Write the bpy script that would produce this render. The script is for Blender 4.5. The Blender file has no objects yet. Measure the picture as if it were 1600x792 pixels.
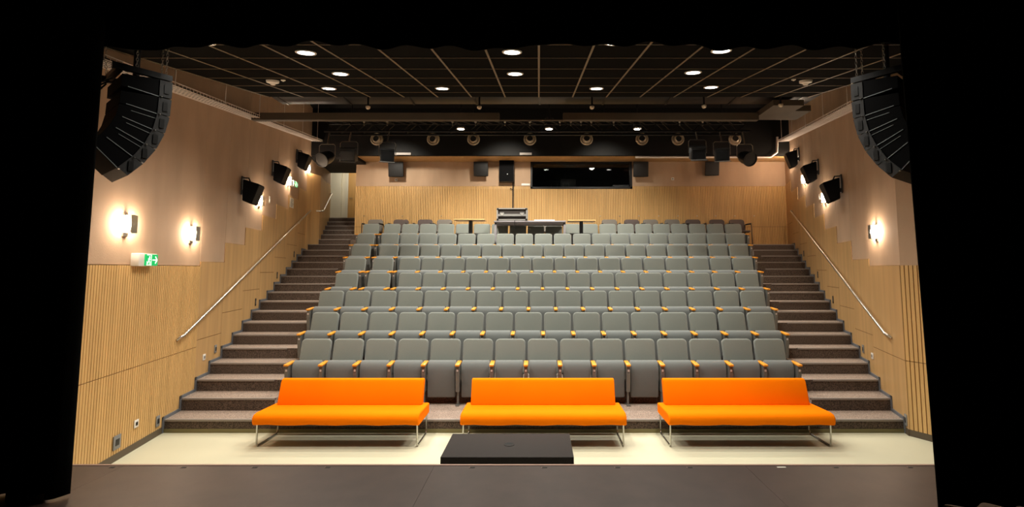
import bpy, bmesh, math, random
from math import sin, cos, tan, pi, radians as R, sqrt, atan2
from mathutils import Vector, Matrix
random.seed(7)
SC = bpy.context.scene
C = SC.collection

# ------------------------------------------------------------------ camera
F, PX, PY, EYE, TH = 760.0, 842.0, 357.9, 2.38, R(4.67)
cam = bpy.data.cameras.new('camera'); camo = bpy.data.objects.new('camera', cam); C.objects.link(camo)
camo.location = (0, 0, EYE); camo.rotation_euler = (R(90) + TH, 0, 0)
cam.sensor_fit = 'HORIZONTAL'; cam.sensor_width = 36.0; cam.lens = F / 1600 * 36.0
cam.shift_x = (800 - PX) / 1600; cam.shift_y = -(396 - PY) / 1600
cam.clip_start = .05; cam.clip_end = 100
SC.camera = camo
# ------------------------------------------------------------------ world, exposure
w = bpy.data.worlds.new('world'); SC.world = w; w.use_nodes = True
w.node_tree.nodes['Background'].inputs[0].default_value = (1.0, .86, .7, 1)
w.node_tree.nodes['Background'].inputs[1].default_value = 0.006
SC.view_settings.view_transform = 'Standard'; SC.view_settings.look = 'None'
SC.view_settings.gamma = 1; SC.view_settings.exposure = 0.0
SC.view_settings.use_curve_mapping = False
# light levels, tuned here
P_DOWN, P_REAR, P_SCONCE, P_PASSAGE = 225, 900, 21, 30
FRONT_FILLS = [(-1.6, 3.8, 4.45, 240, R(52)), (1.8, 3.8, 4.45, 240, R(52))]

def lamp(name, kind, loc, power, col=(1, .87, .72), size=.1, aim=None, spot=None, blend=.6, parent=None):
    l = bpy.data.lights.new(name, kind); l.energy = power; l.color = col
    if kind in ('POINT', 'SPOT'): l.shadow_soft_size = size
    if kind == 'SPOT': l.spot_size = spot; l.spot_blend = blend
    if kind == 'AREA': l.size = size
    o = bpy.data.objects.new(name, l); C.objects.link(o); o.location = loc
    if aim is not None:
        o.rotation_euler = (Vector(aim) - Vector(loc)).to_track_quat('-Z', 'Y').to_euler()
    if parent: o.parent = parent
    return o
for i, (x, y, z, p, a) in enumerate(FRONT_FILLS):
    lamp('front_fill', 'SPOT', (x, y, z), p, (1, .93, .82), .22, (x * 1.7, 11.6, 2.9), a, .9)  # added fill spots behind the border, no fixture, brighten the seats
lamp('stage_fill', 'SPOT', (.3, 4.15, 4.6), 45, (1, .84, .76), .3, (.5, 2.9, .8), R(85), .9)  # unseen spot added to brighten the stage floor
for x in (-3.6, -1.2, 1.2, 3.6):
    lamp('row_fill', 'SPOT', (x, 10.3, 5.85), 400, (1, .94, .83), .1, (x * 1.02, 10.5, 0), R(108), .8)  # added top fill over the middle rows, lamps without fixtures
for x, p_ in ((-4.4, 300), (-1.0, 350), (2.0, 200)):
    lamp('back_wall_fill', 'SPOT', (x, 13.5, 6.25), p_, (1, .92, .78), .12, (x, 15.8, 4.0), R(100), .9)  # unseen fill spots added to brighten the back wall
lamp('warm_wall_fill', 'SPOT', (5.2, 12.2, 5.9), 35, (1, .45, .3), .1, (7.0, 15.8, 4.4), R(80), .9)  # added reddish spot, tints the right end of the back wall

# ------------------------------------------------------------------ pixel rays -> real planes of the hall
def ray(x, y):
    v = (PY - y) / F
    return Vector(((x - PX) / F, cos(TH) - v * sin(TH), sin(TH) + v * cos(TH)))
def atD(x, y, D):
    r = ray(x, y); k = D / r.y; return Vector((r.x * k, D, EYE + r.z * k))
def atZ(x, y, Z):
    r = ray(x, y); k = (Z - EYE) / r.z; return Vector((r.x * k, r.y * k, Z))
def atC(x, y):                      # on the sloping ceiling
    r = ray(x, y); k = (CZ(0) - EYE) / (r.z - CS * r.y); return Vector((r.x * k, r.y * k, EYE + r.z * k))
CS = .187
def CZ(D): return 4.973 + CS * (D - 5.989)
H, T, D1, DB = .1832, .4613, 7.311, 8.412
def Dn(n): return D1 + (n - 1) * T
def LX(D): return -5.499 - .2099 * (D - D1)
def RX(D): return 5.355 + .324 * (D - D1)
def UX(D): return -6.869 - .3057 * (D - 15.153)
def atWall(x, y, side):
    r = ray(x, y)
    if side == 'L': k = (-5.499 + .2099 * D1) / (r.x + .2099 * r.y)
    else: k = (5.355 - .324 * D1) / (r.x - .324 * r.y)
    return Vector((r.x * k, r.y * k, EYE + r.z * k))
NL = Vector((1, .2099, 0)).normalized(); NR = Vector((-1, .324, 0)).normalized()   # inward normals
AL = atan2(NL.y, NL.x); AR = atan2(NR.y, NR.x)

# ------------------------------------------------------------------ materials
M = {}
def mat(name, col, rough=.6, metal=0, emit=None, es=0, noise=None, bump=0, bscale=60, spec=.5, sheen=0, stretch=None, col2=None, alpha=None):
    m = bpy.data.materials.new(name); m.use_nodes = True; nt = m.node_tree; b = nt.nodes['Principled BSDF']
    col = tuple(((c / 255) / 12.92 if c / 255 <= .04045 else ((c / 255 + .055) / 1.055) ** 2.4) for c in col)
    b.inputs['Base Color'].default_value = (*col, 1); b.inputs['Roughness'].default_value = rough
    b.inputs['Metallic'].default_value = metal; b.inputs['Specular IOR Level'].default_value = spec
    if sheen: b.inputs['Sheen Weight'].default_value = sheen
    if emit: b.inputs['Emission Color'].default_value = (*emit, 1); b.inputs['Emission Strength'].default_value = es
    if noise or bump:
        tc = nt.nodes.new('ShaderNodeTexCoord'); mp = nt.nodes.new('ShaderNodeMapping')
        nt.links.new(tc.outputs['Object'], mp.inputs[0])
        if stretch: mp.inputs['Scale'].default_value = stretch
    if noise:
        sc, amt = noise[0], noise[1]; det = noise[2] if len(noise) > 2 else 3
        n = nt.nodes.new('ShaderNodeTexNoise'); n.inputs['Scale'].default_value = sc; n.inputs['Detail'].default_value = det
        nt.links.new(mp.outputs[0], n.inputs[0])
        cr = nt.nodes.new('ShaderNodeValToRGB')
        c2 = tuple(max(0, c * (1 - amt)) for c in col); c3 = tuple(min(1, c * (1 + amt)) for c in col)
        cr.color_ramp.elements[0].position = .36; cr.color_ramp.elements[1].position = .64
        cr.color_ramp.elements[0].color = (*c2, 1); cr.color_ramp.elements[1].color = (*c3, 1)
        nt.links.new(n.outputs[0], cr.inputs[0]); nt.links.new(cr.outputs[0], b.inputs['Base Color'])
    if bump:
        n2 = nt.nodes.new('ShaderNodeTexNoise'); n2.inputs['Scale'].default_value = bscale
        nt.links.new(mp.outputs[0], n2.inputs[0])
        bp = nt.nodes.new('ShaderNodeBump'); bp.inputs['Strength'].default_value = bump; bp.inputs['Distance'].default_value = .01
        nt.links.new(n2.outputs[0], bp.inputs['Height']); nt.links.new(bp.outputs[0], b.inputs['Normal'])
    M[name] = m; return m
mat('lino', (205, 202, 176), .42, noise=(.8, .04), spec=.4)
mat('stage_black', (57, 43, 38), .42, noise=(5, .16, 6), bump=.15, bscale=3, spec=.35)
mat('stage_edge', (150, 120, 105), .4)
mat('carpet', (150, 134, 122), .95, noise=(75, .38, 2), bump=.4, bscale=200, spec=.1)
mat('carpet_shade', (92, 80, 72), .95, noise=(75, .5, 2), bump=.4, bscale=200, spec=.1)  # same carpet made darker: riser shade put into the colour
mat('lit_edge_label', (140, 132, 126), .6, noise=(90, .1))  # strip added to paint the lit look of step edges; also colours label strips
mat('skirting', (100, 103, 108), .5)
mat('cove', (120, 112, 74), .5)
mat('wood', (206, 166, 108), .5, noise=(3, .08, 5), stretch=(3, 3, .25), spec=.3)
mat('wood_plain', (190, 152, 102), .42, noise=(2.2, .09, 5), stretch=(4, 4, .2), spec=.4)
mat('groove', (124, 86, 46), .8)
mat('fabric_wall', (184, 156, 130), .9, noise=(1.2, .06, 4), stretch=(2, 2, .6), bump=.25, bscale=90, spec=.15)
mat('seam', (120, 88, 64), .9)
mat('baseboard', (88, 76, 60), .6)
mat('black_wall', (13, 12, 11), .7, spec=.25)
mat('black_tile', (9, 8, 6), .95, noise=(30, .15), spec=.05)
mat('tbar', (112, 96, 72), .45)
mat('black_metal', (20, 20, 20), .45, spec=.4)
mat('black_steel', (34, 34, 34), .35, metal=.6)
mat('velvet', (6, 7, 6), .95, spec=.08, noise=(3, .25), bump=.2, bscale=120)
mat('seat_fabric', (114, 119, 113), .85, noise=(220, .08, 2), bump=.15, bscale=400, spec=.2, sheen=.45)
mat('seat_cushion', (102, 107, 106), .85, noise=(220, .08, 2), bump=.15, bscale=400, spec=.2, sheen=.45)
mat('seat_shell', (52, 52, 50), .6)
mat('arm_wood', (238, 156, 44), .35, noise=(14, .15), stretch=(1, .2, 1))
mat('seat_metal', (112, 112, 108), .4, metal=.35)
mat('plate', (200, 185, 180), .4)
mat('orange', (255, 126, 0), .85, noise=(1.5, .03), bump=.12, bscale=300, spec=.05)
mat('chrome', (190, 188, 182), .22, metal=1)
mat('steel', (205, 200, 192), .3, metal=1)
mat('white_paint', (222, 216, 200), .6)
mat('plaster', (228, 220, 200), .8, noise=(2, .03))
mat('door_wood', (196, 150, 88), .45, noise=(3, .08, 5), stretch=(3, 3, .3))
mat('beige_beam', (72, 62, 48), .75, noise=(1.5, .12))
mat('tray_metal', (235, 222, 212), .5, metal=.1)
mat('chair_grey', (112, 106, 98), .8, noise=(200, .08))
mat('chair_brown', (84, 72, 68), .8, noise=(200, .08))
mat('table_grey', (150, 146, 150), .45)
mat('table_wood', (226, 184, 124), .4, noise=(6, .08), stretch=(.3, 2, 1))
mat('flight_black', (44, 38, 34), .6)
mat('alu', (165, 163, 160), .4, metal=.6)
mat('white_plastic', (232, 228, 220), .4)
mat('grey_plastic', (128, 128, 126), .5)
mat('dark_plastic', (30, 30, 30), .4)
mat('grille', (8, 8, 9), .6, noise=(300, .4, 1), bump=.3, bscale=500)
mat('cabinet', (5, 5, 6), .65, spec=.06)
mat('edge_steel', (190, 196, 200), .3, metal=.6)
mat('sub_top', (40, 35, 33), .75, noise=(120, .4, 3), bump=.3, bscale=160, spec=.3)
mat('booth_dark', (12, 12, 11), .8)
mat('lens', (7, 7, 8), .3, spec=.25)
mat('nozzle', (200, 186, 164), .42, metal=.6)
mat('paper', (225, 222, 210), .6)
mat('ink', (60, 60, 60), .6)
mat('glow', (255, 250, 240), .5, emit=(1, .97, .92), es=14)
mat('sconce_glow', (255, 240, 220), .5, emit=(1, .86, .70), es=22)
mat('sign_green', (0, 140, 60), .4, emit=(0, .45, .12), es=.9)
mat('sign_white', (245, 250, 245), .4, emit=(.8, 1, .85), es=.9)
mat('led', (120, 200, 160), .4, emit=(.3, 1, .6), es=1)
g = bpy.data.materials.new('glass'); g.use_nodes = True; gb = g.node_tree.nodes['Principled BSDF']
gb.inputs['Base Color'].default_value = (.75, .78, .78, 1); gb.inputs['Roughness'].default_value = .02
gb.inputs['Transmission Weight'].default_value = 1; gb.inputs['IOR'].default_value = 1.45; M['glass'] = g

# ------------------------------------------------------------------ mesh helpers
class MB:
    def __init__(s): s.v = []; s.f = []; s.m = []; s.mats = []; s.sm = []
    def mi(s, m):
        if m not in s.mats: s.mats.append(m)
        return s.mats.index(m)
    def add(s, vs, fs, m, smooth=False, X=None):
        b = len(s.v); i = s.mi(m)
        s.v += [tuple(X @ Vector(v)) if X is not None else tuple(v) for v in vs]
        for f in fs: s.f.append(tuple(b + k for k in f)); s.m.append(i); s.sm.append(smooth)
        return s
    def box(s, x0, x1, y0, y1, z0, z1, m, X=None):
        vs = [(x, y, z) for z in (z0, z1) for y in (y0, y1) for x in (x0, x1)]
        return s.add(vs, [(0, 2, 3, 1), (4, 5, 7, 6), (0, 1, 5, 4), (2, 6, 7, 3), (0, 4, 6, 2), (1, 3, 7, 5)], m, False, X)
    def quadbox(s, p, z0, z1, m):          # p: list of (x,y) footprint
        n = len(p); vs = [(a, b, z0) for a, b in p] + [(a, b, z1) for a, b in p]
        fs = [tuple(range(n))[::-1], tuple(range(n, 2 * n))] + [(i, (i + 1) % n, n + (i + 1) % n, n + i) for i in range(n)]
        return s.add(vs, fs, m)
    def prism(s, poly, d, m, smooth=False, X=None):      # poly: list of 3D points, extruded by vector d
        n = len(poly); d = Vector(d); vs = [tuple(p) for p in poly] + [tuple(Vector(p) + d) for p in poly]
        fs = [tuple(range(n))[::-1], tuple(range(n, 2 * n))] + [(i, (i + 1) % n, n + (i + 1) % n, n + i) for i in range(n)]
        b = len(s.f); s.add(vs, fs, m, smooth, X)
        s.sm[b] = s.sm[b + 1] = False
        return s
    def tube(s, pts, r, m, n=8, closed=False, X=None):
        pts = [Vector(p) for p in pts]; vs = []; fs = []; k = len(pts); up = None
        for i, p in enumerate(pts):
            a = pts[i - 1] if (i or closed) else pts[0]; b = pts[(i + 1) % k] if (i < k - 1 or closed) else pts[-1]
            if i == 0 and not closed: t = (pts[1] - p).normalized()
            elif i == k - 1 and not closed: t = (p - pts[-2]).normalized()
            else: t = ((p - a).normalized() + (b - p).normalized()).normalized()
            if up is None:
                up = Vector((0, 0, 1)) if abs(t.z) < .9 else Vector((1, 0, 0))
            u = (up - t * up.dot(t)).normalized(); up = u; w_ = t.cross(u)
            c = 1
            if 0 < i < k - 1 or closed:
                q = (p - a).normalized().dot(t); c = 1 / max(.5, q)
            for j in range(n):
                an = 2 * pi * j / n; vs.append(p + (u * cos(an) + w_ * sin(an)) * r * (c if False else 1))
        for i in range(k if closed else k - 1):
            for j in range(n):
                a = i * n + j; b = i * n + (j + 1) % n; c_ = ((i + 1) % k) * n
                fs.append((a, b, c_ + (j + 1) % n, c_ + j))
        if not closed: fs += [tuple(range(n))[::-1], tuple(range((k - 1) * n, k * n))]
        return s.add(vs, fs, m, True, X)
    def lathe(s, prof, m, n=24, X=None, smooth=True, cap=True):      # prof: (r,z) about local z
        vs = []; fs = []
        for r_, z in prof:
            for j in range(n): vs.append((r_ * cos(2 * pi * j / n), r_ * sin(2 * pi * j / n), z))
        for i in range(len(prof) - 1):
            for j in range(n):
                fs.append((i * n + j, i * n + (j + 1) % n, (i + 1) * n + (j + 1) % n, (i + 1) * n + j))
        if cap and prof[0][0] > 1e-6: fs.append(tuple(range(n))[::-1])
        if cap and prof[-1][0] > 1e-6: fs.append(tuple(range((len(prof) - 1) * n, len(prof) * n)))
        return s.add(vs, fs, m, smooth, X)
    def build(s, name, parent=None, bevel=0, seg=2, loc=None, rot=None, auto=True, subsurf=0):
        me = bpy.data.meshes.new(name); me.from_pydata(s.v, [], s.f)
        for m in s.mats: me.materials.append(M[m])
        me.polygons.foreach_set('material_index', s.m); me.polygons.foreach_set('use_smooth', s.sm)
        me.validate()
        bm = bmesh.new(); bm.from_mesh(me)
        bmesh.ops.recalc_face_normals(bm, faces=bm.faces[:])
        if bevel:
            es = [e for e in bm.edges if len(e.link_faces) == 2 and e.calc_face_angle(0) > .5]
            bmesh.ops.bevel(bm, geom=es, offset=bevel, segments=seg, affect='EDGES', profile=.5, clamp_overlap=True)
            for f in bm.faces: f.smooth = True
        bm.to_mesh(me); bm.free()
        if bevel: me.set_sharp_from_angle(angle=R(40))
        elif any(s.sm): me.set_sharp_from_angle(angle=R(45))
        o = bpy.data.objects.new(name, me); C.objects.link(o)
        if parent: o.parent = parent
        if loc is not None: o.location = loc
        if rot is not None: o.rotation_euler = rot
        return o
def tag(o, label, cat, group=None, kind=None):
    o['label'] = label; o['category'] = cat
    if group: o['group'] = group
    if kind: o['kind'] = kind
    return o
def thing(name, loc, label, cat, group=None, rz=0):
    o = bpy.data.objects.new(name, None); C.objects.link(o); o.location = loc; o.rotation_euler = (0, 0, rz)
    o.empty_display_size = .1
    return tag(o, label, cat, group)
def struct(o): o['kind'] = 'structure'; return o
def copy_tree(o, parent=None):
    c = o.copy(); C.objects.link(c); c.parent = parent
    for ch in [x for x in KIDS.get(o.name, [])]: copy_tree(ch, c)
    return c
KIDS = {}
def learn(o):
    KIDS[o.name] = [x for x in bpy.data.objects if x.parent == o]
    for x in KIDS[o.name]: learn(x)
def TX(loc, rz=0, rx=0, ry=0):
    return Matrix.Translation(loc) @ Matrix.Rotation(rz, 4, 'Z') @ Matrix.Rotation(ry, 4, 'Y') @ Matrix.Rotation(rx, 4, 'X')
def rrect(w_, h_, r_, n=5, y=0):        # rounded rectangle in xz, centred on x, z from 0
    pts = []
    for cx_, cz_, a0 in ((w_ / 2 - r_, r_, -90), (w_ / 2 - r_, h_ - r_, 0), (-w_ / 2 + r_, h_ - r_, 90), (-w_ / 2 + r_, r_, 180)):
        for k in range(n + 1):
            a = R(a0 + 90 * k / n); pts.append((cx_ + r_ * cos(a), y, cz_ + r_ * sin(a)))
    return pts
ORD = ['first', 'second', 'third', 'fourth', 'fifth', 'sixth', 'seventh', 'eighth', 'ninth', 'tenth', 'eleventh', 'twelfth']

# ================================================================== THE SHELL
DBACK = 15.8; TOP = 7.4
# ---- auditorium floor
b = MB(); b.quadbox([(-5.2, 4.1), (6.6, 4.1), (RX(D1), D1), (LX(D1), D1)], -.1, 0, 'lino'); b.build('floor'); struct(bpy.data.objects['floor'])
# ---- stage
b = MB(); b.box(-7, 7, -1.5, 4.055, .7, .795, 'booth_dark')
for k in range(-2, 3):
    x0 = -.84 + 2.5 * k; b.box(x0 + .001, x0 + 2.499, -1.5, 4.058, .76, .8, 'stage_black')
b.box(-7, 7, 4.0, 4.06, 0, .7, 'stage_black')
b.box(-7, 7, 4.06, 4.085, .74, .803, 'stage_edge'); struct(b.build('floor_stage'))
# ---- tiers and stairs.  row limits: (row, left edge, right edge)
ROWS = [  # count, pixel left x of last seat back, pitch px, gaps {after seat k: metres}
    (15, 1177, 50.4, {}), (16, 1166.7, 45.3, {}), (17, 1157, 41.2, {}), (17, 1148.6, 37.5, {1: .19, 2: .154}),
    (18, 1142.6, 34.5, {1: .134, 2: .113}), (19, 1138, 32.05, {1: .19}), (20, 1134, 29.9, {1: .15}), (21, 1131, 27.9, {1: .10})]
ROWX = []
for cnt, xl, p, gaps in ROWS:
    last = (xl - PX) / p * .55 + .275 - .015; xs = []
    x = last
    for k in range(cnt, 0, -1):
        xs.append(x); x -= .55 + gaps.get(k - 1, 0)
    ROWX.append(xs[::-1])
def edges(i):          # seat-block limits of row i (1..8)
    return ROWX[i - 1][0] - .33, ROWX[i - 1][-1] + .33
b = MB()
for i in range(1, 10):
    n = 2 * i - 1; d0 = Dn(n); d1 = Dn(n + 2) if i < 9 else DBACK
    z0 = (n - 2) * H if i > 1 else 0
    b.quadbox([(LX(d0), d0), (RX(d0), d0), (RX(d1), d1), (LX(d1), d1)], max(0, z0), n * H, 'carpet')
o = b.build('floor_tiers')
me = o.data; me.materials.append(M['carpet_shade'])
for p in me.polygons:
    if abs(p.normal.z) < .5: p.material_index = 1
struct(o)
def steps(side):
    b = MB()
    for n in range(1, 18):
        d0, d1 = Dn(n), Dn(n + 1) if n < 17 else DBACK
        if n == 17: d1 = Dn(18)
        i = min(8, (n + 1) // 2); el, er = edges(i)
        if side == 'L': xa0, xa1, xb0, xb1 = LX(d0), LX(d1), el, el
        else: xa0, xa1, xb0, xb1 = er, er, RX(d0), RX(d1)
        if n % 2 == 0:
            b.quadbox([(xa0, d0), (xb0, d0), (xb1, d1), (xa1, d1)], (n - 1) * H, n * H, 'carpet')
            b.quadbox([(xa0, d0 - .004), (xb0, d0 - .004), (xb0, d0), (xa0, d0)], (n - 1) * H, n * H - .02, 'carpet_shade')
        b.quadbox([(xa0, d0 - .012), (xb0, d0 - .012), (xb0, d0 + .03), (xa0, d0 + .03)], n * H - .022, n * H + .006, 'lit_edge_label')
    return struct(b.build('stair_' + ('left' if side == 'L' else 'right')))
steps('L'); steps('R')
b = MB()
for n in range(18, 24):                      # upper flight to the door passage
    d0 = Dn(n); d1 = Dn(n + 1) if n < 23 else 20.2
    xr = -5.88 if d0 < 15.7 else -6.0
    b.quadbox([(UX(d0) - .0, d0), (xr, d0), (xr, d1), (UX(d1) - (0 if n < 23 else 1.2), d1)], (n - 1) * H, n * H, 'carpet')
    b.quadbox([(UX(d0), d0 - .012), (xr, d0 - .012), (xr, d0 + .03), (UX(d0), d0 + .03)], n * H - .022, n * H + .006, 'lit_edge_label')
    b.quadbox([(UX(d0), d0 - .004), (xr, d0 - .004), (xr, d0), (UX(d0), d0)], (n - 1) * H, n * H - .022, 'carpet_shade')
struct(b.build('stair_upper'))
b = MB()   # first-riser cove strip and front tier lit-edge strip
b.box(LX(D1), RX(D1), D1 - .014, D1 - .001, 0, .055, 'cove'); b.build('baseboard_front'); struct(bpy.data.objects['baseboard_front'])
el, er = edges(1)
b = MB(); b.box(el, er, D1 - .012, D1 + .03, H - .022, H + .006, 'lit_edge_label'); struct(b.build('trim_1'))

# ---- side walls.  u runs along the wall as D, surfaces built in slabs following the wall line
def wallslab(b, side, d0, d1, z0, z1, off, th, m):     # off = distance of face from wall plane into the room
    X_ = LX if side == 'L' else RX; N = NL if side == 'L' else NR
    p = [Vector((X_(d), d, 0)) for d in (d0, d1)]
    a = [p[0] + N * off, p[1] + N * off, p[1] + N * (off - th), p[0] + N * (off - th)]
    b.quadbox([(q.x, q.y) for q in a], z0, z1, m)
MOD = .925
def modules(side):
    d = 8.17 if side == 'L' else 8.43
    z = 2.50 if side == 'L' else 2.55
    out = []
    k = 0
    while d < 17.6:
        e = min(d + MOD, 17.75 if side == 'L' else DBACK)
        out.append((d, e, min(z + .366 * k, 5.45), min(z + .366 * k - 1.3, 4.9)))
        d = e; k += 1
        if side == 'R' and d >= DBACK - .01: break
        if side == 'L' and d >= 17.74: break
    return out
for side in 'LR':
    b = MB(); dend = 17.75 if side == 'L' else DBACK
    d00 = 4.1 if side == 'L' else 7.165
    first = 8.17 if side == 'L' else 8.43
    # backing wall
    wallslab(b, side, d00, dend, 0, TOP, -.03, .15, 'fabric_wall')
    # fabric upper panels
    fb = [(d00, first, 2.43)] + [(a, c, z) for a, c, z, s_ in modules(side)]
    for a, c, z in fb:
        wallslab(b, side, a + .003, c - .003, z + .004, TOP, .0, .04, 'fabric_wall')
    # wood lower panels
    if side == 'L':
        d = 4.1
        while d < first - .01:          # slatted front section, two stacked boards
            for z0, z1 in ((.09, 1.085), (1.095, 2.425)):
                wallslab(b, side, d, min(d + .038, first), z0, z1, .014, .02, 'wood')
            d += .047
        wallslab(b, side, 4.1, first, .05, 2.425, .003, .02, 'groove')
    else:
        for z0, z1 in ((.09, 1.05), (1.06, 2.43)):
            wallslab(b, side, d00, first, z0, z1, .012, .02, 'wood_plain')
        wallslab(b, side, d00, first, .05, 2.425, .003, .02, 'groove')
    for a, c, z, s_ in modules(side):
        wallslab(b, side, a + .002, c - .002, s_ + .005, z, .012, .02, 'wood_plain')
        wallslab(b, side, a + .002, c - .002, 0, s_ - .005, .012, .02, 'wood_plain')
        wallslab(b, side, a, c, 0, z - .002, .003, .02, 'groove')
    struct(b.build('wall_left' if side == 'L' else 'wall_right'))
# wedge of panelling beside the upper flight
b = MB(); dd = [15.14, 17.72]
for k in range(len(dd) - 1):
    a, c = dd[k] + .002, dd[k + 1] - .002
    zt = min(4.1 + .37 * (k + 1), 5.3) - .9
    b.quadbox([(UX(a), a), (UX(c), c), (UX(c) - .1, c), (LX(a) - .02, a), (LX(14.55) - .0, 14.55)], 2.8, 5.3, 'wood_plain')
struct(b.build('wall_upper_flight'))
# right splay of slats at the proscenium
b = MB(); A = Vector((5.306, 7.168, 0)); Bv = Vector((.46, -.888, 0)).normalized(); Nn = Vector((-Bv.y, Bv.x, 0)) * -1
for k in range(26):
    p = A + Bv * (.055 * k + .004)
    for z0, z1 in ((.09, 1.05), (1.06, 2.43)):
        q = [p, p + Bv * .043, p + Bv * .043 - Nn * .03, p - Nn * .03]
        b.quadbox([(v.x, v.y) for v in q], z0, z1, 'wood')
q = [A + Nn * -.015, A + Bv * 1.45 + Nn * -.015, A + Bv * 1.45 - Nn * .2, A - Nn * .2]
b.quadbox([(v.x, v.y) for v in q], 0, 2.43, 'groove')
q = [A, A + Bv * 1.45, A + Bv * 1.45 - Nn * .2, A - Nn * .2]
b.quadbox([(v.x, v.y) for v in q], 2.43, TOP, 'fabric_wall')
struct(b.build('wall_right_splay'))
# wall baseboards + stair skirting
for side in 'LR':
    b = MB(); wallslab(b, side, 4.1 if side == 'L' else 7.165, D1, 0, .09, .022, .03, 'baseboard')
    if side == 'R':
        q = [A + Nn * .006, A + Bv * 1.45 + Nn * .006, A + Bv * 1.45 - Nn * .03, A - Nn * .03]
        b.quadbox([(v.x, v.y) for v in q], 0, .088, 'baseboard')
    struct(b.build('baseboard_' + ('left' if side == 'L' else 'right')))
    b = MB()
    for n in range(1, 18):
        d0 = Dn(n); d1 = Dn(n + 1)
        wallslab(b, side, d0 - .05, d1 - .05, n * H, n * H + .045, .03, .035, 'skirting')
        wallslab(b, side, d0 - .05, d0, (n - 1) * H, n * H + .045, .03, .035, 'skirting')
    struct(b.build('trim_%d' % (2 if side == 'L' else 3)))
# ---- back wall
XL, XRr = -6.01, RX(DBACK) + .02
b = MB()
wx0, wx1 = atD(829, 252, DBACK).x, atD(987, 252, DBACK).x; wz0, wz1 = 5.0, 5.91
ZS = 5.08
b.box(XL, XRr, DBACK + .02, DBACK + .2, 2.9, 3.75, 'groove'); b.box(XL, XRr, DBACK + .02, DBACK + .2, 3.75, wz0 - .01, 'groove')
b.box(XL, wx0, DBACK + .02, DBACK + .2, wz0 - .01, TOP, 'fabric_wall'); b.box(wx1, XRr, DBACK + .02, DBACK + .2, wz0 - .01, TOP, 'fabric_wall')
b.box(wx0, wx1, DBACK + .02, DBACK + .2, wz1, TOP, 'fabric_wall')
for x0, x1 in ((XL, wx0), (wx1, XRr)):
    b.box(x0, x1, DBACK, DBACK + .03, ZS + .005, TOP, 'fabric_wall')
b.box(wx0, wx1, DBACK, DBACK + .03, wz1, TOP, 'fabric_wall')
x = XL + .004
while x < XRr - .05:
    top = ZS if (x + .04 < wx0 or x > wx1) else wz0 - .004
    b.box(x, x + .043, DBACK - .008, DBACK + .03, 3.1, 3.742, 'wood'); b.box(x, x + .043, DBACK - .008, DBACK + .03, 3.752, top, 'wood')
    x += .056
struct(b.build('wall_back'))
# ---- bulkhead over the last rows, with its dark face
b = MB()
b.box(-7.3, RX(14.9) + .4, 14.9, 15.0, 5.894, TOP, 'black_wall')
b.box(-5.7, RX(14.9) + .3, 14.95, DBACK + .02, 5.894, 5.93, 'wood_plain')
b.box(-7.3, -5.7, 14.95, 16.4, 5.80, 5.93, 'black_wall')
b.box(-7.8, -5.7, 16.4, 17.7, 5.9, 6.2, 'black_wall')
struct(b.build('ceiling_bulkhead'))
# ---- passage behind the upper flight
b = MB(); PD = 19.6
b.box(-10, -7.84, PD, PD + .1, 4.0, TOP, 'plaster')
b.box(-10, -5.5, PD, PD + .1, 6.35, TOP, 'plaster'); b.box(-8.6, -8.0, PD - .12, PD + .1, 4.0, 6.5, 'plaster')
b.box(-6.0, -5.5, PD, PD + .1, 4.0, TOP, 'plaster')
b.box(-6.05, -5.9, DBACK + .2, PD, 2.9, TOP, 'plaster')
b.box(-10, -7.72, 17.75, 17.85, 4.0, TOP, 'plaster')
b.box(-10, -9.9, 17.8, PD, 4.0, TOP, 'plaster')
struct(b.build('wall_passage'))
b = MB(); b.box(-10, -5.5, 17.3, PD, 6.42, 6.5, 'black_wall'); struct(b.build('ceiling_passage'))
door = thing('door_1', (-7.24, PD - .03, 23 * H), '', 'door'); del door['label']; del door['category']; struct(door)
b = MB(); b.box(-.5, .62, 0, .05, 0, 2.06, 'door_wood'); dl = b.build('door_leaf', door)
b = MB(); b.box(-.60, -.5, -.03, .06, 0, 2.16, 'white_paint'); b.box(.62, .72, -.03, .06, 0, 2.16, 'white_paint'); b.box(-.6, .72, -.03, .06, 2.06, 2.16, 'white_paint'); b.build('door_frame', door)
b = MB(); b.tube([(-.42, 0, 1.02), (-.42, -.06, 1.02), (-.3, -.06, 1.02)], .01, 'steel'); b.build('door_handle', dl)
# ---- hung ceiling of dark tiles in a metal grid
b = MB(); c0, c1 = 4.45, 8.45
def CQ(x0, x1, d0, d1, dz, m, th=.03):
    vs = [(x, d, CZ(d) + dz + t) for t in (0, th) for x, d in ((x0, d0), (x1, d0), (x1, d1), (x0, d1))]
    b.add(vs, [(0, 1, 2, 3), (7, 6, 5, 4), (0, 4, 5, 1), (1, 5, 6, 2), (2, 6, 7, 3), (3, 7, 4, 0)], m)
CQ(-4.85, 4.85, c0, c1, 0, 'black_tile')
for k in range(-8, 9): CQ(.6 * k - .012, .6 * k + .012, c0, c1, -.008, 'tbar', .006)
dl0 = [atC(842, y).y for y in (90, 107, 121, 133.5, 143.8)]
st = (dl0[-1] - dl0[0]) / 4
for k in range(-2, 5):
    d = dl0[0] + st * k
    CQ(-4.85, 4.85, d - .006, d + .006, -.0075, 'tbar', .005)
struct(b.build('ceiling'))
b = MB()
b.box(-8.3, 9.3, 4.2, 16.0, TOP, TOP + .1, 'black_wall')
struct(b.build('ceiling_roof'))
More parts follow.
